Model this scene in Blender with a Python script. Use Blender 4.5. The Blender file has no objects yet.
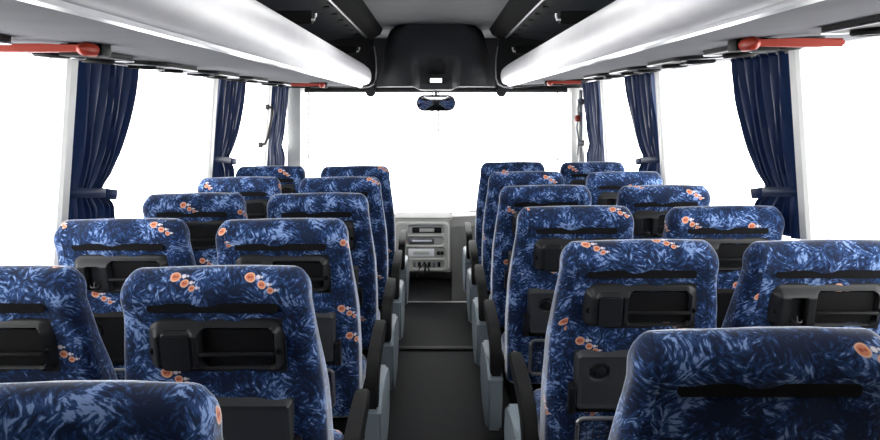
import bpy, bmesh, math, random
from mathutils import Vector, Matrix
R = math.radians
SC = bpy.context.scene
COL = SC.collection
rnd = random.Random(7)

# ------------------------------------------------------------------ camera, world, exposure
F = 767.0
cam_d = bpy.data.cameras.new('camera')
cam = bpy.data.objects.new('camera', cam_d); COL.objects.link(cam)
cam.location = (0, 0, 1.5); cam.rotation_euler = (R(90), 0, 0)
cam_d.sensor_width = 36; cam_d.lens = F/880*36
cam_d.shift_x = 4/880; cam_d.shift_y = -113/880
cam_d.clip_start = 0.02
SC.camera = cam
W = bpy.data.worlds.new('world'); SC.world = W; W.use_nodes = True
bg = W.node_tree.nodes['Background']
bg.inputs[0].default_value = (1.0, 0.985, 0.98, 1); bg.inputs[1].default_value = 6.0
SC.view_settings.view_transform = 'Standard'; SC.view_settings.look = 'None'
SC.view_settings.exposure = 0.3; SC.view_settings.gamma = 1.0
SC.view_settings.use_curve_mapping = False

# ------------------------------------------------------------------ materials
def mat(name, col, rough=.5, metal=0, spec=.5, sheen=0, bump=None, emit=None, coat=0):
    m = bpy.data.materials.new(name); m.use_nodes = True
    nt = m.node_tree; b = nt.nodes['Principled BSDF']
    b.inputs['Base Color'].default_value = (*col, 1)
    b.inputs['Roughness'].default_value = rough
    b.inputs['Metallic'].default_value = metal
    b.inputs['Specular IOR Level'].default_value = spec
    b.inputs['Sheen Weight'].default_value = sheen
    b.inputs['Coat Weight'].default_value = coat
    if emit:
        b.inputs['Emission Color'].default_value = (*emit[0], 1); b.inputs['Emission Strength'].default_value = emit[1]
    tc = nt.nodes.new('ShaderNodeTexCoord')
    nz = nt.nodes.new('ShaderNodeTexNoise'); nz.inputs['Scale'].default_value = (bump or (60, .05))[0]
    nz.inputs['Detail'].default_value = 4
    nt.links.new(tc.outputs['Object'], nz.inputs['Vector'])
    bp = nt.nodes.new('ShaderNodeBump'); bp.inputs['Strength'].default_value = (bump or (60, .05))[1]
    bp.inputs['Distance'].default_value = .004
    nt.links.new(nz.outputs['Fac'], bp.inputs['Height'])
    nt.links.new(bp.outputs['Normal'], b.inputs['Normal'])
    # a little tonal wear in the surface itself
    mx = nt.nodes.new('ShaderNodeMix'); mx.data_type = 'RGBA'
    n2 = nt.nodes.new('ShaderNodeTexNoise'); n2.inputs['Scale'].default_value = 9
    nt.links.new(tc.outputs['Object'], n2.inputs['Vector'])
    mx.inputs[6].default_value = (*[c*.88 for c in col], 1); mx.inputs[7].default_value = (*[min(1, c*1.1) for c in col], 1)
    nt.links.new(n2.outputs['Fac'], mx.inputs[0]); nt.links.new(mx.outputs[2], b.inputs['Base Color'])
    return m

class NT:
    def __init__(s, m): s.nt = m.node_tree
    def new(s, t): return s.nt.nodes.new(t)
    def link(s, a, b): s.nt.links.new(a, b)
    def val(s, sock, v):
        if hasattr(v, 'is_linked') or hasattr(v, 'links'): s.link(v, sock)
        else: sock.default_value = v
    def math(s, op, a, b=0.0, c=None, clamp=False):
        n = s.new('ShaderNodeMath'); n.operation = op; n.use_clamp = clamp
        s.val(n.inputs[0], a); s.val(n.inputs[1], b)
        if c is not None: s.val(n.inputs[2], c)
        return n.outputs[0]
    def vmath(s, op, a, b=None):
        n = s.new('ShaderNodeVectorMath'); n.operation = op
        s.val(n.inputs[0], a)
        if b is not None: s.val(n.inputs[1], b)
        return n.outputs[1] if op in ('LENGTH', 'DISTANCE', 'DOT_PRODUCT') else n.outputs[0]
    def mapping(s, v, rot=0, scale=(1, 1, 1), loc=(0, 0, 0)):
        n = s.new('ShaderNodeMapping'); s.link(v, n.inputs[0]); n.inputs[2].default_value = (0, 0, rot)
        k = s.new('ShaderNodeMapping'); s.link(n.outputs[0], k.inputs[0])
        k.inputs[1].default_value = loc; k.inputs[3].default_value = scale
        return k.outputs[0]
    def noise(s, v, scale, detail=2, rough=.5, dist=0):
        n = s.new('ShaderNodeTexNoise'); n.inputs['Scale'].default_value = scale
        n.inputs['Detail'].default_value = detail; n.inputs['Roughness'].default_value = rough
        n.inputs['Distortion'].default_value = dist
        s.link(v, n.inputs['Vector']); return n
    def step(s, v, a, b):
        n = s.new('ShaderNodeMapRange'); n.interpolation_type = 'SMOOTHSTEP'
        s.val(n.inputs[0], v); n.inputs[1].default_value = a; n.inputs[2].default_value = b
        n.inputs[3].default_value = 0; n.inputs[4].default_value = 1
        return n.outputs[0]
    def mix(s, f, a, b):
        n = s.new('ShaderNodeMix'); n.data_type = 'RGBA'
        s.val(n.inputs[0], f); s.val(n.inputs[6], a); s.val(n.inputs[7], b)
        return n.outputs[2]

def fabric_material():
    m = bpy.data.materials.new('patterned_moquette'); m.use_nodes = True
    g = NT(m); b = m.node_tree.nodes['Principled BSDF']
    uv = g.new('ShaderNodeUVMap').outputs[0]
    oi = g.new('ShaderNodeObjectInfo')
    cb = g.new('ShaderNodeCombineXYZ')
    g.link(g.math('MULTIPLY', oi.outputs['Random'], 7.31), cb.inputs[0])
    g.link(g.math('MULTIPLY', oi.outputs['Random'], 3.77), cb.inputs[1])
    p = g.vmath('ADD', uv, cb.outputs[0])
    # brushed dabs in three directions
    wob = g.noise(p, 14, 2)
    pw = g.vmath('ADD', p, g.vmath('MULTIPLY', g.vmath('SUBTRACT', wob.outputs['Color'], (.5, .5, .5)), (.03, .03, 0)))
    a1 = g.noise(g.mapping(pw, R(28), (44, 130, 1)), 1, 3, .6).outputs['Fac']
    a2 = g.noise(g.mapping(pw, R(-40), (50, 140, 1), (3, 5, 0)), 1, 3, .6).outputs['Fac']
    a3 = g.noise(g.mapping(pw, R(75), (40, 120, 1), (9, 2, 0)), 1, 3, .6).outputs['Fac']
    sel = g.noise(p, 16, 1).outputs['Fac']
    s1 = g.step(sel, .44, .50); s2 = g.step(sel, .53, .58)
    fm = g.new('ShaderNodeMix'); g.link(s1, fm.inputs[0]); g.link(a1, fm.inputs[2]); g.link(a2, fm.inputs[3])
    fm2 = g.new('ShaderNodeMix'); g.link(s2, fm2.inputs[0]); g.link(fm.outputs[0], fm2.inputs[2]); g.link(a3, fm2.inputs[3])
    st = fm2.outputs[0]
    patch = g.noise(p, 13, 2, .5).outputs['Fac']
    st2 = g.math('ADD', st, g.math('MULTIPLY', g.math('SUBTRACT', patch, .5), .75))
    mid = g.step(st2, .42, .56)
    hi = g.step(st2, .56, .68)
    c = g.mix(mid, (.003, .010, .036, 1), (.013, .044, .14, 1))
    c = g.mix(hi, c, (.19, .285, .52, 1))
    # flower motifs: clusters around jittered cell centres
    vo = g.new('ShaderNodeTexVoronoi'); vo.voronoi_dimensions = '2D'; vo.feature = 'F1'
    vo.inputs['Scale'].default_value = 4.6; vo.inputs['Randomness'].default_value = .55
    g.link(p, vo.inputs['Vector'])
    d = g.vmath('SUBTRACT', p, vo.outputs['Position'])
    def disc(dx, dy, r, soft=.0015):
        l = g.vmath('DISTANCE', d, (dx, dy, 0))
        return g.step(l, r+soft, r-soft)
    gate = g.step(g.vmath('DOT_PRODUCT', vo.outputs['Color'], (1, 0, 0)), .25, .27)
    def over(c, mask, col): return g.mix(g.math('MULTIPLY', mask, gate), c, col)
    pale = (.62, .58, .62, 1); org = (.58, .20, .10, 1); dk = (.30, .07, .05, 1); pk = (.70, .42, .30, 1)
    for (x, y, r) in ((0, 0, .0135), (.027, -.018, .0100), (.046, -.031, .0075)):
        c = over(c, disc(x, y, r), pk); c = over(c, disc(x, y, r*.78), org)
        c = over(c, disc(x-r*.25, y, r*.28), dk); c = over(c, disc(x+r*.3, y, r*.22), dk)
        c = over(c, disc(x+r*1.55, y+.001, r*.42), pale)
        c = over(c, disc(x+r*2.25, y+.001, r*.2), pale)
    g.link(c, b.inputs['Base Color'])
    b.inputs['Roughness'].default_value = .85
    b.inputs['Specular IOR Level'].default_value = .25
    b.inputs['Sheen Weight'].default_value = .85; b.inputs['Sheen Roughness'].default_value = .28
    b.inputs['Sheen Tint'].default_value = (.9, .93, 1, 1)
    fn = g.noise(p, 420, 2); bp = g.new('ShaderNodeBump'); bp.inputs['Strength'].default_value = .35
    bp.inputs['Distance'].default_value = .002
    hgt = g.math('ADD', g.math('MULTIPLY', fn.outputs['Fac'], .35), g.math('MULTIPLY', patch, 2.0))
    g.link(hgt, bp.inputs['Height'])
    g.link(bp.outputs['Normal'], b.inputs['Normal'])
    return m

def curtain_material():
    m = bpy.data.materials.new('navy_curtain_cloth'); m.use_nodes = True
    g = NT(m); b = m.node_tree.nodes['Principled BSDF']; out = m.node_tree.nodes['Material Output']
    b.inputs['Base Color'].default_value = (.008, .022, .072, 1); b.inputs['Specular IOR Level'].default_value = .15; b.inputs['Roughness'].default_value = .5
    b.inputs['Sheen Weight'].default_value = .12
    tc = g.new('ShaderNodeTexCoord'); n = g.noise(tc.outputs['Object'], 300, 2)
    bp = g.new('ShaderNodeBump'); bp.inputs['Strength'].default_value = .1; bp.inputs['Distance'].default_value = .002
    g.link(n.outputs['Fac'], bp.inputs['Height']); g.link(bp.outputs['Normal'], b.inputs['Normal'])
    tr = g.new('ShaderNodeBsdfTranslucent'); tr.inputs[0].default_value = (.03, .08, .22, 1)
    mx = g.new('ShaderNodeMixShader'); mx.inputs[0].default_value = .22
    g.link(b.outputs[0], mx.inputs[1]); g.link(tr.outputs[0], mx.inputs[2]); g.link(mx.outputs[0], out.inputs[0])
    return m

def glass_material():
    m = bpy.data.materials.new('window_glass'); m.use_nodes = True
    g = NT(m); out = m.node_tree.nodes['Material Output']
    m.node_tree.nodes.remove(m.node_tree.nodes['Principled BSDF'])
    t = g.new('ShaderNodeBsdfTransparent'); t.inputs[0].default_value = (.97, .98, .98, 1)
    gl = g.new('ShaderNodeBsdfGlossy'); gl.inputs['Roughness'].default_value = .02
    mx = g.new('ShaderNodeMixShader'); mx.inputs[0].default_value = .025
    g.link(t.outputs[0], mx.inputs[1]); g.link(gl.outputs[0], mx.inputs[2]); g.link(mx.outputs[0], out.inputs[0])
    return m

def ceiling_material():
    m = mat('ribbed_ceiling_lining', (.12, .122, .128), .7, spec=.25)
    g = NT(m); b = m.node_tree.nodes['Principled BSDF']
    tc = g.new('ShaderNodeTexCoord'); w = g.new('ShaderNodeTexWave'); w.bands_direction = 'Y'
    w.inputs['Scale'].default_value = 3.2; w.inputs['Distortion'].default_value = .3
    g.link(tc.outputs['Object'], w.inputs['Vector'])
    bp = g.new('ShaderNodeBump'); bp.inputs['Strength'].default_value = .6; bp.inputs['Distance'].default_value = .01
    g.link(w.outputs['Fac'], bp.inputs['Height']); g.link(bp.outputs['Normal'], b.inputs['Normal'])
    return m

def floor_material():
    m = mat('dark_rubber_floor', (.008, .009, .0105), .62, spec=.05, bump=(25, .12))
    return m

M = dict(
    fabric=fabric_material(), curtain=curtain_material(), glass=glass_material(),
    ceiling=ceiling_material(), floor=floor_material(),
    black=mat('black_plastic', (.009, .009, .010), .4, spec=.25, bump=(400, .05)),
    blackm=mat('matt_black_plastic', (.007, .007, .0075), .6, spec=.14, bump=(300, .08)),
    grey_tray=mat('grey_tray_plastic', (.034, .036, .039), .42, spec=.3, bump=(350, .08)),
    housing=mat('charcoal_plastic', (.013, .0135, .015), .42, spec=.28, bump=(400, .06)),
    shell=mat('pale_grey_side_plastic', (.20, .24, .27), .45, spec=.35),
    white=mat('white_gelcoat', (.60, .59, .61), .42),
    trim=mat('bright_trim', (.85, .85, .87), .2),
    under=mat('grey_flocked_lining', (.125, .126, .14), .9, spec=.2, bump=(500, .3)),
    chrome=mat('chrome', (.30, .30, .32), .35, metal=1),
    pillar=mat('pale_pillar_plastic', (.62, .62, .60), .45),
    red=mat('red_plastic', (.33, .034, .018), .45, spec=.3),
    dark=mat('dark_grey_plastic', (.022, .023, .025), .6, spec=.3, bump=(200, .08)),
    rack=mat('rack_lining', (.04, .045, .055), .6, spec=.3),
    rackdark=mat('rack_dark_lining', (.012, .012, .013), .6),  # near-black lining for the rack shelf and back
    rail=mat('grey_metal_rail', (.36, .36, .37), .35, metal=.6),
    wall=mat('grey_side_lining', (.20, .21, .23), .7),
    dash=mat('dash_grey', (.24, .24, .23), .55, spec=.3),
    dashlight=mat('dash_silver', (.46, .46, .43), .45),
    lamp=mat('lit_display', (.9, .9, .9), .3, emit=((.9, 1, .93), 2.2)),
    mirror=mat('mirror_glass', (.8, .82, .85), .03, metal=1, bump=(5, 0)),
    wire=mat('cord_grey', (.02, .02, .02), .8, spec=.1),
    steel=mat('grey_steel', (.25, .25, .26), .35, metal=.8),
    amber=mat('amber_lens', (.7, .16, .03), .3),
    cove=mat('dark_cove_lining', (.010, .010, .011), .9, spec=.05, bump=(300, .5)),
    frame=mat('black_rubber_seal', (.02, .02, .02), .6),
)

# ------------------------------------------------------------------ helpers
def link(name, me, m=None, parent=None, smooth=True, kind=None, loc=(0, 0, 0), rot=(0, 0, 0), mtx=None):
    if isinstance(me, bmesh.types.BMesh):
        bm = me; bmesh.ops.recalc_face_normals(bm, faces=bm.faces)
        me = bpy.data.meshes.new(name); bm.to_mesh(me); bm.free()
    if smooth:
        me.shade_smooth()
        try: me.set_sharp_from_angle(angle=R(38))
        except Exception: pass
    o = bpy.data.objects.new(name, me); COL.objects.link(o)
    if m: me.materials.append(m)
    if parent: o.parent = parent
    if mtx is not None: o.matrix_local = mtx
    else: o.location = loc; o.rotation_euler = rot
    if kind: o['kind'] = kind
    return o

def tag(o, label, cat, group=None):
    o['label'] = label; o['category'] = cat
    if group: o['group'] = group
    return o

def thing(name, label, cat, loc=(0, 0, 0), group=None, rot=(0, 0, 0)):
    o = bpy.data.objects.new(name, None); COL.objects.link(o)
    o.location = loc; o.rotation_euler = rot; o.empty_display_size = .1
    return tag(o, label, cat, group)

def box(bm, lo, hi, bev=0, seg=2):
    r = bmesh.ops.create_cube(bm, size=1)
    c = [(a+b)/2 for a, b in zip(lo, hi)]; s = [abs(b-a) for a, b in zip(lo, hi)]
    for v in r['verts']: v.co = Vector((v.co.x*s[0]+c[0], v.co.y*s[1]+c[1], v.co.z*s[2]+c[2]))
    if bev:
        es = list({e for v in r['verts'] for e in v.link_edges})
        bmesh.ops.bevel(bm, geom=es, offset=bev, segments=seg, profile=.5, affect='EDGES')
    return bm

def bx(lo, hi, bev=0, seg=2): return box(bmesh.new(), lo, hi, bev, seg)

def extrude_poly(bm, pts, axis, a, b):
    """closed 2-D outline pushed from a to b along axis ('x','y','z')"""
    def P(p, t):
        return {'x': (t, p[0], p[1]), 'y': (p[0], t, p[1]), 'z': (p[0], p[1], t)}[axis]
    A = [bm.verts.new(P(p, a)) for p in pts]; B = [bm.verts.new(P(p, b)) for p in pts]
    n = len(pts)
    bm.faces.new(A); bm.faces.new(B[::-1])
    for i in range(n): bm.faces.new((A[i], A[(i+1) % n], B[(i+1) % n], B[i]))
    return bm

def strip(pts, th):
    """thicken an open 2-D polyline to a closed outline"""
    L = []; Rr = []
    for i, p in enumerate(pts):
        a = Vector(pts[max(0, i-1)]); b = Vector(pts[min(len(pts)-1, i+1)])
        t = (b-a).normalized(); n = Vector((-t.y, t.x))*th/2
        L.append(tuple(Vector(p)+n)); Rr.append(tuple(Vector(p)-n))
    return L+Rr[::-1]

def tube(bm, pts, r, n=10, closed=False):
    pts = [Vector(p) for p in pts]; rings = []
    up = Vector((0, 0, 1))
    for i, p in enumerate(pts):
        if closed: t = (pts[(i+1) % len(pts)]-pts[i-1]).normalized()
        else: t = (pts[min(len(pts)-1, i+1)]-pts[max(0, i-1)]).normalized()
        u = up if abs(t.dot(up)) < .95 else Vector((1, 0, 0))
        a = t.cross(u).normalized(); b = t.cross(a).normalized()
        rr = r[i] if isinstance(r, (list, tuple)) else r
        rings.append([bm.verts.new(p+a*rr*math.cos(2*math.pi*k/n)+b*rr*math.sin(2*math.pi*k/n)) for k in range(n)])
    m = len(rings)
    for i in range(m if closed else m-1):
        A = rings[i]; B = rings[(i+1) % m]
        for k in range(n): bm.faces.new((A[k], A[(k+1) % n], B[(k+1) % n], B[k]))
    if not closed: bm.faces.new(rings[0][::-1]); bm.faces.new(rings[-1])
    return bm

def lathe(bm, prof, n=24, mtx=None):
    """profile [(r, z)] revolved about z"""
    rings = []
    for r, z in prof:
        rings.append([bm.verts.new((r*math.cos(2*math.pi*k/n), r*math.sin(2*math.pi*k/n), z)) for k in range(n)])
    for A, B in zip(rings, rings[1:]):
        for k in range(n): bm.faces.new((A[k], A[(k+1) % n], B[(k+1) % n], B[k]))
    if prof[0][0] > 1e-5: bm.faces.new(rings[0][::-1])
    if prof[-1][0] > 1e-5: bm.faces.new(rings[-1])
    bmesh.ops.remove_doubles(bm, verts=bm.verts, dist=1e-6)
    if mtx: bmesh.ops.transform(bm, matrix=mtx, verts=bm.verts)
    return bm

def rrect(w, h, r, n=5, cx=0, cy=0):
    pts = []
    for (sx, sy, a0) in ((1, 1, 0), (-1, 1, 90), (-1, -1, 180), (1, -1, 270)):
        for k in range(n+1):
            a = R(a0+90*k/n)
            pts.append((cx+sx*(w/2-r)+r*math.cos(a), cy+sy*(h/2-r)+r*math.sin(a)))
    return pts

def sdbox(x, z, cx, cz, hw, hh, r):
    dx = abs(x-cx)-hw+r; dz = abs(z-cz)-hh+r
    return math.hypot(max(dx, 0), max(dz, 0))+min(max(dx, dz), 0)-r
def ss(a, b, x):
    t = min(1, max(0, (x-a)/(b-a))); return t*t*(3-2*t)
def lerp(a, b, t): return a+(b-a)*t
def pw(tab, z):
    if z <= tab[0][0]: return tab[0][1]
    for (a, va), (b, vb) in zip(tab, tab[1:]):
        if z <= b: return lerp(va, vb, (z-a)/(b-a))
    return tab[-1][1]

def heightfield(w, h, nx, nz, f, back=.004):
    """moulded plastic plate in the x / z plane, relief f towards -y, closed at the back"""
    bm = bmesh.new(); V = []
    for j in range(nz+1):
        row = []
        for i in range(nx+1):
            x = -w/2+w*i/nx; z = -h/2+h*j/nz
            row.append(bm.verts.new((x, -f(x, z), z)))
        V.append(row)
    for j in range(nz):
        for i in range(nx): bm.faces.new((V[j][i], V[j][i+1], V[j+1][i+1], V[j+1][i]))
    rim = V[0][:] + [V[j][nx] for j in range(1, nz+1)] + V[nz][nx-1::-1] + [V[j][0] for j in range(nz-1, 0, -1)]
    bk = [bm.verts.new((v.co.x, back, v.co.z)) for v in rim]
    n = len(rim)
    for k in range(n): bm.faces.new((rim[k], bk[k], bk[(k+1) % n], rim[(k+1) % n]))
    bm.faces.new(bk)
    return bm

# ------------------------------------------------------------------ the setting
XW = 1.40           # side wall, at the sill
XT = 1.345          # at the window head
ZS = .86            # sill
ZT = {-1: 1.689, 1: 1.718}
Y0, Y1 = -1.6, 7.0
PIL = {-1: [.85, 2.80, 4.62, 6.14], 1: [.95, 2.84, 4.60, 6.14]}
YD = 5.87
link('floor', bx((-XW, Y0, -.06), (XW, 4.72, 0)), M['floor'], kind='structure', smooth=False)
link('trim_1', bx((-XW, 4.72, -.06), (XW, 4.78, .012), .005), M['blackm'], kind='structure')
link('floor', bx((-XW, 4.78, -.06), (XW, YD, .004)), M['floor'], kind='structure', smooth=False)
link('trim_2', bx((-XW, YD, -.03), (XW, YD+.03, .008), .004), M['rail'], kind='structure')
link('floor', bx((-XW, YD+.03, -.50), (XW, 7.15, -.42)), M['blackm'], kind='structure', smooth=False)
link('wall_stairwell', bx((-XW, YD+.03, -.42), (XW, YD+.05, -.035)), M['blackm'], kind='structure', smooth=False)
ADDED_HATCH = [(-.55, .25), (1.25, 2.05), (3.0, 3.8)]         # unseen roof hatches, added so daylight falls on the seat tops
ce = bmesh.new(); yc = Y0
for a, b in ADDED_HATCH:
    box(ce, (-XW, yc, 2.13), (XW, a, 2.2)); box(ce, (-XW, a, 2.13), (-.36, b, 2.2)); box(ce, (.36, a, 2.13), (XW, b, 2.2)); yc = b
box(ce, (-XW, yc, 2.13), (XW, 7.1, 2.2))
link('ceiling', ce, M['ceiling'], kind='structure', smooth=False)
for k, (a, b) in enumerate(ADDED_HATCH):  # panes and frames of the added hatches
    hw_ = link('window_%d' % (k+20), bx((-.36, a, 2.175), (.36, b, 2.183)), M['glass'], kind='structure', smooth=False)
    bm = bmesh.new(); tube(bm, [(-.35, a+.01, 2.14), (.35, a+.01, 2.14), (.35, b-.01, 2.14), (-.35, b-.01, 2.14)], .014, 8, True)
    link('window_frame', bm, M['pillar'], hw_)
for s, nm in ((-1, 'left'), (1, 'right')):
    zt = ZT[s]
    bm = extrude_poly(bmesh.new(), [(s*XW, -.5), (s*(XW+.06), -.5), (s*(XW+.06), ZS), (s*XW, ZS)], 'y', Y0, 7.1)
    link('wall_'+nm, bm, M['wall'], kind='structure', smooth=False)
    bm = extrude_poly(bmesh.new(), [(s*XT, zt), (s*(XT+.06), zt), (s*(XT+.06), 2.2), (s*XT, 2.2)], 'y', Y0, 7.1)
    link('wall_'+nm, bm, M['wall'], kind='structure', smooth=False)
for s, nm in ((-1, 'left'), (1, 'right')):  # blank unseen panels where windows would run, added to cut light from behind
    bm = extrude_poly(bmesh.new(), [(s*XW, ZS), (s*(XW+.06), ZS), (s*(XT+.06), ZT[s]), (s*XT, ZT[s])], 'y', Y0, PIL[s][0])
    link('wall_'+nm, bm, M['wall'], kind='structure', smooth=False)
link('wall_back', bx((-XW, Y0-.06, -.06), (XW, Y0, 2.2)), M['dark'], kind='structure', smooth=False)
link('wall_front', bx((-XW, 7.02, -.5), (XW, 7.1, .50)), M['dark'], kind='structure', smooth=False)
link('wall_front', bx((-XW, 7.02, 1.665), (XW, 7.1, 2.2)), M['dark'], kind='structure', smooth=False)

# side pillars, window frames and panes
nwin = 0; ntrim = 2
for s in (-1, 1):
    zt = ZT[s]
    for y in PIL[s]:
        ntrim += 1
        w = .036
        bm = bmesh.new()
        lo = [(s*(XW-.018), y-w), (s*(XW-.030), y-w*.7), (s*(XW-.030), y+w*.7), (s*(XW-.018), y+w), (s*(XW+.05), y+w), (s*(XW+.05), y-w)]
        A = [bm.verts.new((p[0], p[1], ZS)) for p in lo]
        B = [bm.verts.new((p[0]-s*(XW-XT), p[1], zt+.01)) for p in lo]
        bm.faces.new(A); bm.faces.new(B[::-1])
        for i in range(6): bm.faces.new((A[i], A[(i+1) % 6], B[(i+1) % 6], B[i]))
        link('trim_%d' % ntrim, bm, M['pillar'], kind='structure')
    ys = PIL[s]+[7.0]
    for a, b in zip(ys, ys[1:]):
        nwin += 1
        bm = bmesh.new()
        x0, x1 = s*(XW+.004), s*(XT+.004)
        vs = [(x0, a+.036, ZS), (x0, b-.036, ZS), (x1, b-.036, zt), (x1, a+.036, zt)]
        A = [bm.verts.new(v) for v in vs]; B = [bm.verts.new((v[0]+s*.006, v[1], v[2])) for v in vs]
        bm.faces.new(A); bm.faces.new(B[::-1])
        for i in range(4): bm.faces.new((A[i], A[(i+1) % 4], B[(i+1) % 4], B[i]))
        wn = link('window_%d' % nwin, bm, M['glass'], kind='structure', smooth=False)
        bm = bmesh.new()
        tube(bm, [(x0, a+.05, ZS), (x0, b-.05, ZS)], .010, 6)
        link('window_frame', bm, M['pillar'], wn)
# windscreen and corner posts
nwin += 1
ws = link('window_%d' % nwin, bx((-1.28, 7.03, .50), (1.28, 7.038, 1.665)), M['glass'], kind='structure', smooth=False)
for s in (-1, 1):
    ntrim += 1
    bm = extrude_poly(bmesh.new(), [(s*1.19, 6.93), (s*1.215, 6.86), (s*1.33, 6.86), (s*1.33, 7.02), (s*1.19, 7.02)], 'z', .50, 1.67)
    link('trim_%d' % ntrim, bm, M['pillar'], kind='structure')

# ceiling side coves along the aisle panel
for s, nm in ((-1, 'left'), (1, 'right')):
    ntrim += 1
    bm = extrude_poly(bmesh.new(), [(s*.43, 2.129), (s*.45, 2.085), (s*.53, 2.04), (s*.56, 2.129)], 'y', Y0, 6.2)
    link('trim_%d' % ntrim, bm, M['cove'], kind='structure')

# ------------------------------------------------------------------ luggage racks
def rack(s, strip_x, strip_z, out_z, side):
    t = thing('luggage_rack', 'long white overhead luggage rack with dark lining above the %s windows' % side, 'luggage rack', (0, 0, 1.66), 'overhead luggage racks')
    ZB = 1.66
    y0, y1 = Y0+.02, 6.2
    # rounded white front panel
    pts = []
    top = (.515, 1.80); bot = (strip_x, strip_z)
    inner = [(.545, 1.815), (.527, 1.812), (.512, 1.795), (.503, 1.765), (.503, 1.735), (.512, 1.705), (.53, 1.683), (.56, 1.670), (strip_x-.012, strip_z+.004)]
    outer = [(strip_x-.012, strip_z+.020), (.57, 1.69), (.545, 1.70), (.53, 1.72), (.522, 1.75), (.524, 1.78), (.545, 1.80)]
    loop = inner+outer
    bm = bmesh.new()
    secs = []
    for y, k in ((y0, 1), (5.6, 1), (6.0, .94), (6.12, .80), (6.18, .55), (6.2, .25)):
        cx, cz = .57, 1.70
        secs.append([bm.verts.new((s*(cx+(p[0]-cx)*k), y, cz+(p[1]-cz)*k-ZB)) for p in loop])
    n = len(loop)
    for A, B in zip(secs, secs[1:]):
        for i in range(n): bm.faces.new((A[i], A[(i+1) % n], B[(i+1) % n], B[i]))
    bm.faces.new(secs[0]); bm.faces.new(secs[-1][::-1])
    link('front_panel', bm, M['white'], t)
    # bright strip
    bm = extrude_poly(bmesh.new(), [(s*(strip_x-.016), strip_z+.004-ZB), (s*(strip_x-.010), strip_z-.004-ZB), (s*(strip_x+.012), strip_z-.005-ZB), (s*(strip_x+.014), strip_z+.02-ZB), (s*(strip_x-.010), strip_z+.02-ZB)], 'y', y0, 6.12)
    link('trim_strip', bm, M['trim'], t)
    # grey underside
    und = [(strip_x+.014, strip_z+.002), (.80, lerp(strip_z, out_z, .35)-.004), (1.05, lerp(strip_z, out_z, .7)-.002), (XT-.005, out_z)]
    und2 = [(p[0], p[1]+.02) for p in und[::-1]]
    bm = extrude_poly(bmesh.new(), [(s*p[0], p[1]-ZB) for p in und+und2], 'y', y0, 6.16)
    link('underside_panel', bm, M['under'], t)
    # shelf tray, back lining, top lining
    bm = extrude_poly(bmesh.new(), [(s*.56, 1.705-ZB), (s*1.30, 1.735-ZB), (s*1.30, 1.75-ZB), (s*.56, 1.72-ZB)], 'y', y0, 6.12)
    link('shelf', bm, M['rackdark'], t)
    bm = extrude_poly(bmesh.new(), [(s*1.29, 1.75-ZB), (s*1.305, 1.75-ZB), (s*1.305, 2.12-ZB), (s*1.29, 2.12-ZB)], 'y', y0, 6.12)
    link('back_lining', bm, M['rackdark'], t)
    y = y0
    while y < 6.0:
        y2 = min(y+1.02, 6.12)
        bm = extrude_poly(bmesh.new(), [(s*.66, 2.055-ZB), (s*.67, 2.075-ZB), (s*1.28, 1.99-ZB), (s*1.28, 1.97-ZB)], 'y', y, y2-.012)
        link('top_lining', bm, M['rack'], t)
        y = y2
    # channel beside the ceiling, with a row of slots
    bm = extrude_poly(bmesh.new(), [(s*.565, 2.065-ZB), (s*.575, 2.085-ZB), (s*.665, 2.075-ZB), (s*.655, 2.05-ZB)], 'y', y0, 6.1)
    ch = link('light_channel', bm, M['dark'], t)
    bm = bmesh.new()
    tube(bm, [(s*.556, y0, 2.062-ZB), (s*.556, 6.1, 2.062-ZB)], .016, 10)
    link('rail', bm, M['rail'], t)
    y = .4
    while y < 6:
        link('slot_cover', bx((s*.59, y, 2.054-ZB), (s*.635, y+.07, 2.068-ZB), .004, 1), M['blackm'], ch); y += .32
    # cross brackets with pale end pins
    for yb in (-.3, 1.62, 3.55, 5.55):
        bm = bx((s*.57, yb-.02, 1.885-ZB), (s*1.29, yb+.02, 1.945-ZB), .008)
        br = link('bracket', bm, M['blackm'], t)
        bm = bmesh.new()
        tube(bm, [(s*.572, yb-.03, 1.90-ZB), (s*.557, yb-.03, 1.90-ZB), (s*.552, yb-.03, 1.915-ZB), (s*.552, yb-.03, 1.93-ZB)], .006, 8)
        link('pin', bm, M['trim'], br)
    # dark curved end cap
    bm = bmesh.new()
    loopc = [(.50, 1.99), (.487, 1.90), (.483, 1.80), (.487, 1.73), (.505, 1.685), (.54, 1.665), (.62, 1.655)]
    bm = extrude_poly(bmesh.new(), [(s*p[0], p[1]-ZB) for p in loopc]+[(s*1.30, out_z-.005-ZB), (s*1.30, 2.12-ZB), (s*.52, 2.12-ZB)], 'y', 6.205, 6.26)
    link('end_cap', bm, M['dark'], t)
    bm = bmesh.new(); tube(bm, [(s*p[0], 6.2, p[1]-ZB) for p in loopc], .006, 8)
    link('end_trim', bm, M['rail'], t)
    return t
rack(-1, .600, 1.661, 1.687, 'left')
rack(1, .585, 1.669, 1.716, 'right')
def under_z(s, x):
    sx, sz, oz = (.600, 1.661, 1.687) if s < 0 else (.585, 1.669, 1.716)
    return pw([(sx+.014, sz+.002), (.80, lerp(sz, oz, .35)-.004), (1.05, lerp(sz, oz, .7)-.002), (XT-.005, oz)], abs(x))

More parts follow.
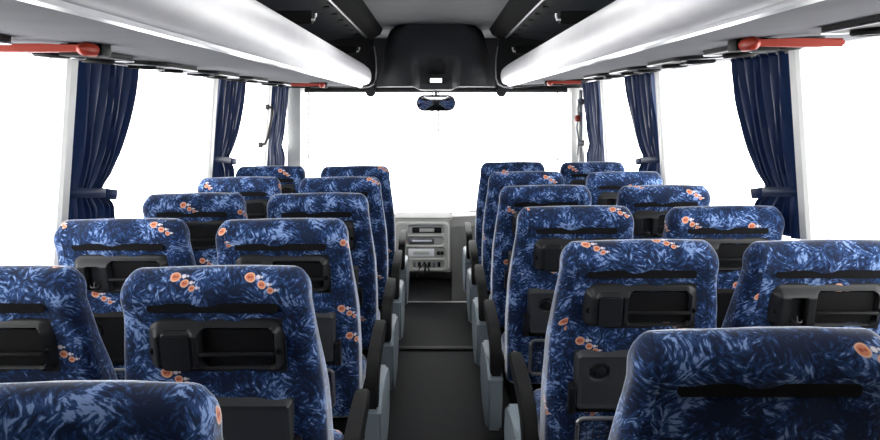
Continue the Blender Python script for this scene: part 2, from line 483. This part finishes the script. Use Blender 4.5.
# service panels under the racks
def service_panel(s):
    t = thing('service_panel', 'x', 'air vent panel', (0, 0, 0), 'air vent and reading lamp panels under the racks')
    bm = bmesh.new(); o1 = rrect(.22, .50, .075, 8)
    extrude_poly(bm, o1, 'z', -.013, .003)
    link('bezel', bm, M['blackm'], t)
    bm = bmesh.new(); tube(bm, [(p[0], p[1], -.013) for p in rrect(.22, .50, .075, 8)], .0032, 6, True)
    link('rim', bm, M['chrome'], t)
    for y in (-.16, .16):
        bm = bmesh.new()
        lathe(bm, [(.030, -.004), (.052, -.010), (.056, -.020), (.050, -.026), (.040, -.022), (.034, -.012), (0.0, -.012)], 20, Matrix.Translation((0, y, -.001)))
        noz = link('air_nozzle', bm, M['blackm'], t)
        bm = bmesh.new(); lathe(bm, [(.0, -.016), (.034, -.0165), (.036, -.012)], 16, Matrix.Translation((0, y, -.001)))
        box(bm, (-.03, y-.003, -.026), (.03, y+.003, -.014))
        link('nozzle_vane', bm, M['black'], noz)
    bm = bmesh.new(); lathe(bm, [(.026, -.010), (.030, -.018), (.024, -.022), (0, -.018)], 18, Matrix.Translation((0, 0, -.001)))
    link('reading_lamp', bm, M['steel'], t)
    return t
def copy_tree(o, parent=None):
    c = o.copy(); COL.objects.link(c)
    if parent: c.parent = parent
    for ch in list(o.children): copy_tree(ch, c)
    return c
order = ['nearest the camera', 'second from the camera', 'third from the camera', 'fourth from the camera', 'fifth from the camera', 'nearest the windscreen']
for s, side, YS in ((-1, 'left', (1.72, 2.50, 3.22, 3.94, 4.64, 5.55)), (1, 'right', (1.62, 2.42, 3.12, 3.84, 4.54, 5.62))):
    proto = service_panel(s)
    for i, y in enumerate(YS):
        o = proto if i == 0 else copy_tree(proto)
        o.location = (s*(1.17 if s < 0 else 1.02), y, under_z(s, 1.17 if s < 0 else 1.02)-.003)
        o.rotation_euler = (0, -s*R(3), 0)
        o['label'] = 'dark oval vent panel with chrome rim under the %s rack, %s' % (side, order[i])
# ------------------------------------------------------------------ emergency hammers
def hammer(s, x, y, lab, length=.22):
    z = under_z(s, x)-.001
    t = thing('emergency_hammer', lab, 'emergency hammer', (s*x, y, z), 'red emergency hammers under the racks')
    link('mount', bx((-.06, -.012, -.034), (.06, .05, 0), .006), M['blackm'], t)
    bm = bmesh.new()
    extrude_poly(bm, [(s*-.03, -.003), (s*.02, -.006), (s*.10, -.003), (s*length, -.003), (s*length, -.025), (s*.10, -.026), (s*.02, -.024), (s*-.03, -.026)], 'y', -.040, -.014)
    bmesh.ops.bevel(bm, geom=bm.edges[:], offset=.005, segments=2, affect='EDGES')
    link('handle', bm, M['red'], t)
    bm = bmesh.new()
    lathe(bm, [(0, -.06), (.004, -.055), (.014, -.045), (.018, -.03), (.018, .03), (.014, .045), (.004, .055), (0, .06)], 16,
          Matrix.Translation((-s*.035, -.035, -.019)) @ Matrix.Rotation(R(90), 4, 'X'))
    link('hammer_head', bm, M['red'], t)
hammer(-1, .96, 2.08, 'red emergency hammer on black mount left, cut by the left picture edge', .25)
hammer(1, .86, 2.06, 'red emergency hammer on black mount above the large right curtain')
hammer(-1, .80, 5.2, 'small red emergency hammer far down the left rack by the windscreen', .18)
hammer(1, .80, 5.2, 'small red emergency hammer far down the right rack by the windscreen', .18)

# ------------------------------------------------------------------ curtains
def curtain(s, yp, dirn, wtop, lab, ztie=1.165, zbot=.93, wt=.17, nple=7, X=1.325, seed=0, tied=True):
    rr = random.Random(seed)
    zt = ZT[s]-.006
    t = thing('curtain', lab, 'curtain', (s*X, yp, zbot), 'navy window curtains')
    nx, nz = nple*10, 40
    ph = rr.random()*6
    bm = bmesh.new(); V = []
    for j in range(nz+1):
        z = lerp(zbot, zt, j/nz)
        if z > ztie:
            q = (z-ztie)/(zt-ztie); w = lerp(wt, wtop, 1-(1-q)**1.9)
            if q < .1: w = lerp(wt*.94, w, q/.1)
        else:
            q = (ztie-z)/(ztie-zbot); w = wt+(.11)*ss(0, .5, q)
        amp = lerp(.011, .024, min(1, abs(z-ztie)/.15))
        row = []
        for i in range(nx+1):
            u = i/nx
            a = 2*math.pi*nple*u+ph+.5*math.sin(z*5+u*7+seed)
            xx = amp*math.sin(a)+.004*math.sin(2.3*a+z*9)
            yy = dirn*w*(u+.012*math.cos(a))
            row.append(bm.verts.new((s*(xx+(XW-XT)*(zt-z)/(zt-ZS)), yy, z-zbot)))
        V.append(row)
    for j in range(nz):
        for i in range(nx): bm.faces.new((V[j][i], V[j][i+1], V[j+1][i+1], V[j+1][i]))
    o = link('cloth', bm, M['curtain'], t)
    md = o.modifiers.new('thickness', 'SOLIDIFY'); md.thickness = .002
    if tied: tie_band(t, s, dirn, wt, ztie, zbot)
    bm = bmesh.new(); tube(bm, [(0, -dirn*.02, zt-zbot-.004), (0, dirn*(wtop+.03), zt-zbot-.004)], .006, 8)
    link('curtain_rod', bm, M['rail'], t)
    return t
def tie_band(t, s, dirn, wt, ztie, zbot):
    bm = bmesh.new(); n = 28
    ring = []
    for k in range(n):
        a = 2*math.pi*k/n
        cx = s*(XW-XT)*.62+.030*math.cos(a); cy = dirn*wt/2+(wt/2+.012)*math.sin(a)
        ring.append((cx, cy))
    hh = .019
    for k in range(n):
        p, q = ring[k], ring[(k+1) % n]
        dz = lambda c: .03*(c[1]*dirn/wt-.5)*-1
        vs = [bm.verts.new((p[0], p[1], ztie-zbot-hh+dz(p))), bm.verts.new((q[0], q[1], ztie-zbot-hh+dz(q))),
              bm.verts.new((q[0], q[1], ztie-zbot+hh+dz(q))), bm.verts.new((p[0], p[1], ztie-zbot+hh+dz(p)))]
        bm.faces.new(vs)
    bmesh.ops.remove_doubles(bm, verts=bm.verts, dist=1e-5)
    e = dirn*(wt+.01)
    v = [bm.verts.new(c) for c in ((s*.034, e-.02*dirn, ztie-zbot+.006), (s*.01, e+dirn*.07, ztie-zbot-.012), (s*.01, e+dirn*.06, ztie-zbot-.052), (s*.034, e-.02*dirn, ztie-zbot-.040))]
    bm.faces.new(v)
    o = link('tie_back', bm, M['curtain'], t)
    md = o.modifiers.new('thickness', 'SOLIDIFY'); md.thickness = .004
curtain(-1, 2.85, 1, .54, 'tied navy curtain left, the large one beside the nearest pillar', seed=1, wt=.28, zbot=1.0)
curtain(-1, 4.68, 1, .58, 'middle navy curtain on the left side, tied back', seed=2, nple=6, wt=.36, zbot=1.0)
curtain(-1, 6.20, 1, .62, 'narrow navy curtain at the front left corner by the windscreen', seed=3, nple=6, wt=.58, zbot=.95, tied=False)
curtain(1, 2.89, 1, .53, 'large tied navy curtain on the right, beside the nearest pillar', seed=4, wt=.28, zbot=1.0)
curtain(1, 4.66, 1, .64, 'middle navy curtain on the right side, tied back', seed=5, nple=6, wt=.38, zbot=1.0)
curtain(1, 6.20, 1, .60, 'narrow navy curtain at the front right corner by the windscreen', seed=6, nple=5, wt=.56, zbot=.95, tied=False)

# window grab bars
def grab_bar(s, y, z0, z1, lab):
    t = thing('grab_bar', lab, 'grab bar', (s*1.325, y, z0))
    bm = bmesh.new(); h = z1-z0
    tube(bm, [(s*.015, .0, .0), (-s*.02, .0, .01), (-s*.03, .03, .05), (-s*.03, .22, h-.05), (-s*.02, .25, h-.01), (s*.0, .25, h)], .011, 8)
    link('bar', bm, M['black'], t)
    for yy, zz in ((0, 0), (.25, h)):
        link('foot', bx((s*.0, yy-.015, zz-.02), (s*.03, yy+.015, zz+.02), .004), M['black'], t)
grab_bar(-1, 5.86, 1.21, 1.50, 'thin black grab bar between the two front left curtains')

# ------------------------------------------------------------------ front overhead console, blind, mirror, dashboard
t = thing('overhead_console', 'dark curved overhead console with small lit display above the windscreen', 'overhead console', (0, 6.0, 1.66))
bm = bmesh.new(); nx, nz = 60, 36; V = []
for j in range(nz+1):
    q = j/nz
    z = lerp(2.125, 1.665, q)
    hw = pw([(0, .31), (.06, .355), (.15, .38), (.3, .405), (.5, .43), (.8, .468), (1, .492)], q)
    row = []
    for i in range(nx+1):
        u = -1+2*i/nx; x = u*hw
        y = lerp(5.78, 6.16, 1-(1-q)**1.6)
        y += .16*abs(u)**6
        bul = ss(.19, .12, abs(x)-.03*(1-q))*ss(.42, .95, q)
        y -= .15*bul
        y += .04*ss(.07, .05, abs(x))*ss(.5, .6, q)*ss(.80, .76, q)
        row.append(bm.verts.new((x, y-6.0, z-.028*bul*ss(.8, 1, q)-1.66)))
    V.append(row)
for j in range(nz):
    for i in range(nx): bm.faces.new((V[j][i], V[j][i+1], V[j+1][i+1], V[j+1][i]))
rim = V[0][:] + [V[j][nx] for j in range(1, nz+1)] + V[nz][nx-1::-1] + [V[j][0] for j in range(nz-1, 0, -1)]
bk = [bm.verts.new((v.co.x, .42, v.co.z)) for v in rim]
n = len(rim)
for k in range(n): bm.faces.new((rim[k], bk[k], bk[(k+1) % n], rim[(k+1) % n]))
link('shell', bm, M['dark'], t)
bm = bmesh.new()
extrude_poly(bm, rrect(.14, .06, .02, 4, 0, .045), 'y', -.055, .02)
link('display_surround', bm, M['black'], t)
link('display', bx((-.045, -.062, .03), (.045, -.050, .062), .004), M['lamp'], t)

t = thing('roller_blind', 'rolled windscreen blind in a thin dark housing with hanging cords', 'roller blind', (0, 6.9, 1.655))
bm = bmesh.new(); tube(bm, [(-1.18, 0, -.005), (1.18, 0, -.005)], .020, 12); link('housing', bm, M['dark'], t)
for x in (-.585, .585):
    bm = bmesh.new(); lathe(bm, [(0, -.02), (.04, -.02), (.045, -.012), (.045, .012), (.04, .02), (0, .02)], 20, Matrix.Translation((x, -.03, -.02)) @ Matrix.Rotation(R(90), 4, 'X'))
    link('blind_bracket', bm, M['dark'], t)
for x, l in ((-1.145, .60), (1.085, .62), (-.035, .40), (.02, .36)):
    bm = bmesh.new(); tube(bm, [(x, -.03, -.02), (x, -.03, -l)], .0075, 6)
    cd = link('cord', bm, M['wire'], t)
    bm = bmesh.new(); lathe(bm, [(0, -.02), (.008, -.018), (.010, 0), (.004, .016), (0, .018)], 10, Matrix.Translation((x, -.03, -l)))
    link('cord_pull', bm, M['steel'], cd)

t = thing('rear_view_mirror', 'pill shaped interior mirror reflecting blue seats below the overhead console', 'mirror', (.0, 6.0, 1.53))
bm = bmesh.new(); extrude_poly(bm, rrect(.305, .125, .06, 10), 'y', .0, .03)
bmesh.ops.bevel(bm, geom=[e for e in bm.edges if abs(e.verts[0].co.y-e.verts[1].co.y) < 1e-6], offset=.006, segments=2, affect='EDGES')
body = link('mirror_housing', bm, M['black'], t, rot=(R(6.5), 0, 0))
# slightly convex glass
bm = bmesh.new(); outl = rrect(.285, .108, .052, 10); c0 = bm.verts.new((0, -.011, 0)); prev = None; rings = []
for k in (.33, .66, 1):
    rings.append([bm.verts.new((p[0]*k, -.002-.009*(1-k*k), p[1]*k)) for p in outl])
n = len(outl)
for i in range(n): bm.faces.new((c0, rings[0][i], rings[0][(i+1) % n]))
for A, B in zip(rings, rings[1:]):
    for i in range(n): bm.faces.new((A[i], B[i], B[(i+1) % n], A[(i+1) % n]))
link('mirror_glass', bm, M['mirror'], t, rot=(R(6.5), 0, 0))
bm = bmesh.new(); tube(bm, [(0, .03, .03), (0, .05, .08), (0, .05, .100)], .010, 8); link('arm', bm, M['black'], t)

# dashboard
t = thing('dashboard', 'pale grey dashboard with centre instrument console below the windscreen', 'dashboard', (0, 6.3, -.42))
ZD = -.42; YO = 6.3
def dbox(name, lo, hi, m, bev=.006, par=None):
    return link(name, bx((lo[0], lo[1]-YO, lo[2]-ZD), (hi[0], hi[1]-YO, hi[2]-ZD), bev), m, par or t)
bm = extrude_poly(bmesh.new(), [(6.30-YO, .10-ZD), (6.30-YO, .52-ZD), (6.36-YO, .585-ZD), (6.5-YO, .60-ZD), (6.99-YO, .515-ZD), (6.99-YO, 0), (6.62-YO, 0), (6.55-YO, .05-ZD)], 'x', -1.25, -.36)
bmesh.ops.bevel(bm, geom=bm.edges[:], offset=.012, segments=2, affect='EDGES')
link('driver_side_body', bm, M['dark'], t)
bm = bmesh.new()
prof = [(6.36, .08), (6.27, .16), (6.27, .50), (6.31, .585), (6.45, .615), (6.99, .515), (6.99, -.42), (6.70, -.42), (6.60, .02)]
extrude_poly(bm, [(p[0]-YO, p[1]-ZD) for p in prof], 'x', -.355, .135)
bmesh.ops.bevel(bm, geom=bm.edges[:], offset=.014, segments=2, affect='EDGES')
con = link('console_body', bm, M['dash'], t)
bm = bmesh.new()
prof = [(6.50, .10), (6.44, .30), (6.40, .50), (6.46, .575), (6.62, .59), (6.99, .515), (6.99, -.42), (6.60, -.42), (6.56, -.1)]
secs = []
for k in range(13):
    u = k/12; x = lerp(.135, 1.25, u); dy = .10*math.sin(min(1, u*2.2)*math.pi/2)
    secs.append([bm.verts.new((x, p[0]-YO+(dy if p[0] < 6.9 else 0), p[1]-ZD)) for p in prof])
n = len(prof)
for A, B in zip(secs, secs[1:]):
    for i in range(n): bm.faces.new((A[i], A[(i+1) % n], B[(i+1) % n], B[i]))
bm.faces.new(secs[0]); bm.faces.new(secs[-1][::-1])
link('passenger_side_body', bm, M['dash'], t)
# instrument face: moulded plate with recesses
def ipf(x, z):
    d = sdbox(x, z, 0, 0, .225, .205, .05)
    h = .022*ss(.0, -.012, d)
    h -= .014*ss(.002, -.004, sdbox(x, z, .03, .135, .15, .042, .03))
    h -= .014*ss(.002, -.004, sdbox(x, z, .03, .045, .15, .036, .03))
    h -= .016*ss(.002, -.004, sdbox(x, z, .03, -.05, .16, .046, .03))
    h -= .014*ss(.002, -.004, sdbox(x, z, .05, -.145, .13, .036, .03))
    return h
ip = link('instrument_plate', heightfield(.46, .42, 80, 74, ipf), M['dashlight'], t, loc=(-.115, 6.268-YO, .36-ZD))
def ibox(name, lo, hi, m, bev=.003): return link(name, bx(lo, hi, bev), m, ip)
ibox('radio', (-.08, -.014, .112), (.16, 0, .158), M['black'])
ibox('radio_screen', (-.02, -.018, .120), (.10, -.012, .150), M['dashlight'])
ibox('tachograph', (-.10, -.016, .022), (.10, 0, .068), M['steel'])
ibox('tape_slot', (-.08, -.019, .042), (.08, -.014, .056), M['trim'])
ibox('warning_button', (-.155, -.016, .03), (-.115, 0, .075), M['red'])
ibox('receiver', (-.11, -.018, -.08), (.10, 0, -.018), M['trim'])
ibox('receiver_screen', (-.07, -.021, -.062), (.06, -.016, -.036), M['dashlight'])
for i, x in enumerate((.125, .155)):
    bm = bmesh.new(); lathe(bm, [(0, .0), (.016, 0), (.015, .018), (.010, .022), (0, .022)], 14, Matrix.Translation((x+.01, -.008, -.05)) @ Matrix.Rotation(R(90), 4, 'X'))
    link('dial', bm, M['black'], ip)
for i, x in enumerate((-.06, -.02, .02, .06, .10, .14)):
    ibox('switch', (x-.012, -.014, -.165), (x+.012, 0, -.125), M['black'] if i % 2 else M['steel'])
bm = bmesh.new()
tube(bm, [(.02, -.03, -.12), (.03, -.05, -.14), (.025, -.05, -.19), (.01, -.05, -.23)], .008, 8)
tube(bm, [(.03, -.04, -.13), (.06, -.05, -.18), (.05, -.05, -.215)], .006, 8)
tube(bm, [(.02, -.03, -.13), (-.02, -.05, -.17), (-.04, -.05, -.24)], .005, 8)
tg = link('key_ring', bm, M['black'], None, loc=(-.115, 6.268, .36)); tag(tg, 'bunch of dark keys hanging below the radios on the dashboard', 'keys')
wp = thing('wiper', 'thin black wiper blade at the base of the windscreen', 'wiper', (.12, 7.06, .52))
bm = bmesh.new(); tube(bm, [(0, .03, 0), (.25, .03, .015), (.55, .03, .01)], .008, 6); link('blade', bm, M['black'], wp)
bm = bmesh.new(); tube(bm, [(.02, .035, -.03), (.02, .045, .0), (.26, .04, .02)], .006, 6); link('wiper_arm', bm, M['black'], wp)

# door opener post at the right front corner
t = thing('door_mechanism', 'pale metal door rod with red knob at the front right corner', 'door mechanism', (1.265, 6.72, .58))
bm = bmesh.new(); tube(bm, [(0, 0, .0), (0, 0, 1.07)], .018, 10); link('rod', bm, M['pillar'], t)
bm = bmesh.new(); tube(bm, [(-.01, -.02, .98), (-.03, -.03, .90), (-.02, -.02, .83), (-.04, -.03, .74), (-.02, -.02, .64), (-.03, -.02, .50)], .009, 8); link('cable', bm, M['steel'], t)
bm = bmesh.new(); lathe(bm, [(0, -.03), (.02, -.025), (.026, 0), (.02, .025), (0, .03)], 14, Matrix.Translation((-.03, -.03, .82))); link('knob', bm, M['red'], t)
for z in (.58, .94): link('clamp', bx((-.03, -.03, z), (.03, .03, z+.05), .006), M['steel'], t)

# ------------------------------------------------------------------ seats
ZTOP = 1.120
def yr(z):                                   # rear plane of the backrest
    return -.18+(1.06-z)*.2727
def yr_full(z):
    b = .014*ss(1.005, 1.056, z)
    return yr(z)-b
def yf(z):
    return pw([(.38, .17), (.45, .155), (.6, .115), (.8, .035), (.95, -.045), (1.04, -.085), (1.12, -.08)], z)
def hw(z):
    return pw([(.38, .243), (.65, .248), (.80, .245), (.92, .234), (1.0, .225), (1.05, .221), (1.14, .219)], z)

def backrest_mesh():
    bm = bmesh.new(); uvl = bm.loops.layers.uv.new('UVMap')
    lev = []
    z = .40
    while z < 1.02: lev.append((z, 1.0, 0)); z += .03
    for z in (1.025, 1.035, 1.040, 1.046, 1.053, 1.060): lev.append((z, 1.0, 0))
    zc = 1.060; hh = ZTOP-zc
    for k in range(1, 11):
        th = math.pi/2*k/10
        lev.append((zc+hh*math.sin(th), max(.03, math.cos(th)), 1))
    lev = [(.385, .8, 1)]+lev
    rings = []; us = []
    NS, NC, NE = 22, 6, 6
    for (z, k, cap) in lev:
        zz = min(z, zc)
        a, b = yr_full(zz), yf(zz); t = (b-a); c = (a+b)/2
        if cap and z > .5: c += (0)-.2*0
        t2 = t*k if cap else t
        w = hw(zz)-(.040*(1-k) if cap else 0)
        r = min(.038, t2/2*.98)
        pts = []
        # rear edge left->right, right side, front edge, left side
        y0_, y1_ = c-t2/2, c+t2/2
        for i in range(NS+1): pts.append((lerp(-w+r, w-r, i/NS), y0_))
        for i in range(1, NC+1):
            q = math.pi/2*i/NC; pts.append((w-r+r*math.sin(q), y0_+r-r*math.cos(q)))
        for i in range(1, NE+1): pts.append((w, lerp(y0_+r, y1_-r, i/NE)))
        for i in range(1, NC+1):
            q = math.pi/2*i/NC; pts.append((w-r+r*math.cos(q), y1_-r+r*math.sin(q)))
        for i in range(1, NS+1): pts.append((lerp(w-r, -w+r, i/NS), y1_))
        for i in range(1, NC+1):
            q = math.pi/2*i/NC; pts.append((-w+r-r*math.sin(q), y1_-r+r*math.cos(q)))
        for i in range(1, NE+1): pts.append((-w, lerp(y1_-r, y0_+r, i/NE)))
        for i in range(1, NC): 
            q = math.pi/2*i/NC; pts.append((-w+r-r*math.cos(q), y0_+r-r*math.sin(q)))
        # soft irregular padding
        P2 = []
        for (x, y) in pts:
            wv = .0022*math.sin(x*31+z*17)+.0015*math.sin(x*57-z*43)
            if k < .2: wv *= 0
            P2.append(Vector((x, y+wv, z+(0.004*math.sin(x*9+1) if z > 1.0 else 0))))
        u = [P2[0].x]
        for p, q in zip(P2, P2[1:]): u.append(u[-1]+(Vector((q.x-p.x, q.y-p.y))).length)
        u.append(u[-1]+(P2[0]-P2[-1]).length)
        us.append(u); rings.append([bm.verts.new(p) for p in P2])
    n = len(rings[0])
    ref = us[len([l for l in lev if not l[2]])]   # steady u values over the rounded cap
    vv = [0.0]
    for j in range(1, len(rings)):
        vv.append(vv[-1]+(rings[j][11].co-rings[j-1][11].co).length)
    for j in range(len(rings)-1):
        ua = us[j] if lev[j][2] == 0 else ref; ub = us[j+1] if lev[j+1][2] == 0 else ref
        for i in range(n):
            f = bm.faces.new((rings[j][i], rings[j][(i+1) % n], rings[j+1][(i+1) % n], rings[j+1][i]))
            for lp, (uu, v) in zip(f.loops, ((ua[i], vv[j]), (ua[i+1], vv[j]), (ub[i+1], vv[j+1]), (ub[i], vv[j+1]))):
                lp[uvl].uv = (uu, v)
    for rg in (rings[0][::-1], rings[-1]):
        f = bm.faces.new(rg)
        for lp in f.loops: lp[uvl].uv = (lp.vert.co.x, lp.vert.co.y+vv[-1])
    me = bpy.data.meshes.new('backrest'); bmesh.ops.recalc_face_normals(bm, faces=bm.faces); bm.to_mesh(me); bm.free()
    return me

def cushion_mesh():
    bm = bmesh.new(); box(bm, (-.225, .10, .34), (.225, .56, .455), .04, 4)
    bmesh.ops.subdivide_edges(bm, edges=[e for e in bm.edges if e.calc_length() > .2], cuts=3, use_grid_fill=True)
    uvl = bm.loops.layers.uv.new('UVMap')
    for f in bm.faces:
        nrm = f.normal
        for lp in f.loops:
            c = lp.vert.co
            lp[uvl].uv = (c.x+.3*c.y*(abs(nrm.x) > .7), c.y+c.z)
    me = bpy.data.meshes.new('cushion'); bmesh.ops.recalc_face_normals(bm, faces=bm.faces); bm.to_mesh(me); bm.free()
    return me

TILT = math.atan(.2727)
def backframe(down):      # matrix of a frame lying on the rear face, `down` metres below the top
    z = ZTOP-down*math.cos(TILT)
    return Matrix.Translation((0, yr(z), z)) @ Matrix.Rotation(TILT, 4, 'X')

def housing_f(open_cup):
    def f(x, z):
        wmod = .004*math.cos(z/.07*1.2)
        d = sdbox(x, z, 0, 0, .158+wmod, .068, .03)
        h = .030*ss(.0, -.030, d)
        # magazine pocket, in two bays split by a bar
        dp = sdbox(x, z, .052, .0, .088, .052, .016)
        h -= .026*ss(.002, -.004, dp)
        if open_cup:
            h -= .026*ss(.002, -.004, sdbox(x, z, -.085, -.004, .024, .044, .010))
        else:
            dc = sdbox(x, z, -.088, -.002, .036, .050, .012)
            h -= .005*ss(.003, .0, abs(dc))
        return h
    return f
MESH = {}
def seat(side, open_cup, name='bus_seat', holder=True):
    """side: -1 seats left of the aisle (armrest on +x), +1 right (armrest on -x), 0 window seats"""
    t = thing(name, 'x', 'bus seat', (0, 0, 0), 'patterned navy coach seats')
    def part(nm, key, make, m, parent=None, mtx=None, smooth=True):
        par = parent or t
        if key not in MESH:
            me = make()
            if isinstance(me, bmesh.types.BMesh):
                bm = me; bmesh.ops.recalc_face_normals(bm, faces=bm.faces); me = bpy.data.meshes.new(nm); bm.to_mesh(me); bm.free()
            me.materials.append(m)
            if smooth:
                me.shade_smooth(); me.set_sharp_from_angle(angle=R(38))
            MESH[key] = me
        o = bpy.data.objects.new(nm, MESH[key]); COL.objects.link(o); o.parent = par
        if mtx is not None: o.matrix_local = mtx
        return o
    back = part('backrest', 'back', backrest_mesh, M['fabric'])
    part('seat_cushion', 'cush', cushion_mesh, M['fabric'])
    # dark grab slot below the headrest roll
    def slot():
        bm = bmesh.new(); extrude_poly(bm, rrect(.305, .024, .010, 4), 'y', -.0105, .006)
        for x in (-.13, .13): lathe_b = bmesh.new() or None
        return bm
    fr = backframe(.087)
    part('grab_slot', 'slot', slot, M['cove'], mtx=fr)
    # magazine and cup holder
    if holder:
        fr = backframe(.191)
        hs = part('magazine_holder', 'hous%d' % open_cup, lambda: heightfield(.326, .142, 96, 44, housing_f(open_cup), .006), M['housing'], mtx=fr)
        def knob():
            bm = bmesh.new(); lathe(bm, [(0, 0), (.008, 0), (.008, .003), (.005, .004), (.004, .001), (0, .001)], 12, Matrix.Rotation(R(90), 4, 'X')); return bm
        for x in (-.146, .150):
            part('screw_cap', 'knob', knob, M['blackm'], hs, Matrix.Translation((x, -.016, -.004)))
        def shade_plate():  # black plate standing in for the shade inside the pocket recess
            bm = bmesh.new(); extrude_poly(bm, rrect(.166, .094, .012, 4, .052, 0), 'y', -.0065, .0); return bm
        part('pocket_shade', 'shade_plate', shade_plate, M['blackm'], hs)
        def bar():
            bm = bmesh.new(); box(bm, (-.036, -.030, -.013), (.141, -.020, -.003), .003); return bm
        part('retaining_bar', 'bar', bar, M['black'], hs)
        if open_cup:
            def clip():
                bm = bmesh.new(); tube(bm, [(-.10, -.022, -.03), (-.095, -.030, -.034), (-.075, -.030, -.034), (-.07, -.022, -.03)], .0035, 6)
                tube(bm, [(-.085, -.030, -.034), (-.085, -.022, -.018)], .003, 6); return bm
            part('cup_clip', 'clip', clip, M['black'], hs)
        else:
            def cup():
                bm = bmesh.new(); extrude_poly(bm, rrect(.066, .094, .010, 4, -.088, -.002), 'y', -.0325, -.022)
                bmesh.ops.bevel(bm, geom=[e for e in bm.edges if e.verts[0].co.y < -.03 and e.verts[1].co.y < -.03], offset=.003, segments=2, affect='EDGES'); return bm
            part('cup_holder', 'cup', cup, M['housing'], hs)
    # folding table
    fr = backframe(.428)
    def tray_f(x, z):
        d = sdbox(x, z, 0, 0, .172, .092, .014)
        h = .020*ss(.0, -.006, d)
        h -= .002*ss(.0, -.003, sdbox(x, z, .0, 0, .158, .078, .010))
        h -= .007*ss(.030, .026, math.hypot(x+.105, z-.035))
        return h
    tr = part('folding_table', 'tray%d' % open_cup, lambda: heightfield(.35, .19, 70, 40, tray_f, .006), M['blackm'] if open_cup else M['grey_tray'], mtx=fr)
    def latch():
        bm = bmesh.new(); lathe(bm, [(0, 0), (.019, 0), (.019, .008), (.013, .011), (0, .009)], 18, Matrix.Translation((-.105, -.013, .035)) @ Matrix.Rotation(R(90), 4, 'X'))
        return bm
    part('latch', 'latch', latch, M['black'], tr)
    def hinge():
        bm = bmesh.new()
        for x in (-.180, .180): box(bm, (x-.010, -.030, -.098), (x+.010, .006, -.01), .004)
        box(bm, (-.17, -.008, -.108), (.17, .006, -.092), .003)
        return bm
    part('table_hinge', 'hinge', hinge, M['black'], tr)
    # seat pocket frame under the table
    fr = backframe(.62)
    def pocket():
        bm = bmesh.new(); tube(bm, [(p[0], -.022, p[1]) for p in rrect(.32, .15, .02, 4)], .006, 8, True)
        for x in (-.158, .158): tube(bm, [(x, -.022, .05), (x, .006, .05)], .005, 6)
        return bm
    pk = part('pocket_frame', 'pock', pocket, M['steel'], mtx=fr)
    def net():
        bm = bmesh.new()
        for i in range(17):
            x = lerp(-.15, .15, i/16); tube(bm, [(x, -.022, -.07), (x, -.022, .07)], .0012, 4)
        for i in range(9):
            z = lerp(-.065, .065, i/8); tube(bm, [(-.155, -.022, z), (.155, -.022, z)], .0012, 4)
        return bm
    part('pocket_net', 'net', net, M['black'], pk)
    # frame below
    def pan():
        bm = bmesh.new(); box(bm, (-.23, .06, .27), (.23, .54, .36), .02, 2); return bm
    part('seat_pan', 'pan', pan, M['blackm'])
    def leg():
        bm = bmesh.new(); box(bm, (-.03, .18, .006), (.03, .24, .30), .008)
        box(bm, (-.03, .40, .006), (.03, .46, .30), .008); box(bm, (-.05, .14, .004), (.05, .50, .03), .006); return bm
    part('pedestal', 'leg', leg, M['blackm'])
    # aisle side: pale grey side shell and black armrest
    if side:
        sg = -side      # direction of the aisle in seat coordinates
        def shell():
            bm = bmesh.new()
            prof = [(.06, .18), (.02, .30), (.0, .405), (.03, .44), (.10, .455), (.26, .45), (.42, .44), (.50, .40), (.54, .30), (.52, .22), (.42, .16), (.2, .14)]
            extrude_poly(bm, prof, 'x', sg*.262, sg*.322)
            bmesh.ops.bevel(bm, geom=[e for e in bm.edges if abs(e.verts[0].co.x-e.verts[1].co.x) < 1e-6], offset=.010, segments=2, affect='EDGES')
            return bm
        part('side_shell', 'shell%d' % side, shell, M['shell'])
        def arm():
            bm = bmesh.new()
            top = [(-.02, .43), (-.025, .50), (-.012, .555), (.03, .590), (.12, .607), (.26, .620), (.38, .628), (.43, .622), (.445, .60)]
            bot = [(.43, .575), (.34, .565), (.20, .555), (.09, .53), (.055, .49), (.05, .43)]
            extrude_poly(bm, top+bot, 'x', sg*.268, sg*.312)
            bmesh.ops.bevel(bm, geom=[e for e in bm.edges if abs(e.verts[0].co.x-e.verts[1].co.x) < 1e-6], offset=.005, segments=2, affect='EDGES')
            return bm
        part('armrest', 'arm%d' % side, arm, M['blackm'])
    return t

OFF = .20           # top rear of the backrest sits this far in front (camera side) of the seat origin
LY = [.985+i*.775 for i in range(6)]
RY = [1.245, 2.12, 2.87, 3.65, 4.43, 5.22]
rowname = ['nearest row', 'second row', 'third row', 'fourth row', 'fifth row', 'farthest row']
protos = {-1: seat(-1, 0), 1: seat(1, 0), 0: seat(0, 1)}
used = set()
def put(side, x, y, label):
    if side in used: o = copy_tree(protos[side])
    else: o = protos[side]; used.add(side)
    o.location = (x, y+OFF, 0); o['label'] = label
plain = seat(1, 0, holder=False)
plain.location = (.55, RY[0]+OFF, 0); plain['label'] = 'navy patterned seat directly right of the aisle, nearest row, plain back below its slot'
for i in range(6):
    put(-1, -.518, LY[i], 'navy patterned seat directly left of the aisle, %s from the camera' % rowname[i])
    if i > 0: put(1, (.55, .575, .53, .527, .527, .527)[i], RY[i], 'navy patterned seat directly right of the aisle, %s from the camera' % rowname[i])
for i in range(1, 6):
    put(0, -1.06, LY[i], 'navy patterned window seat on the left side, %s from the camera' % rowname[i])
    put(0, 1.10 if i < 5 else 1.075, RY[i], 'navy patterned window seat on the right side, %s from the camera' % rowname[i])
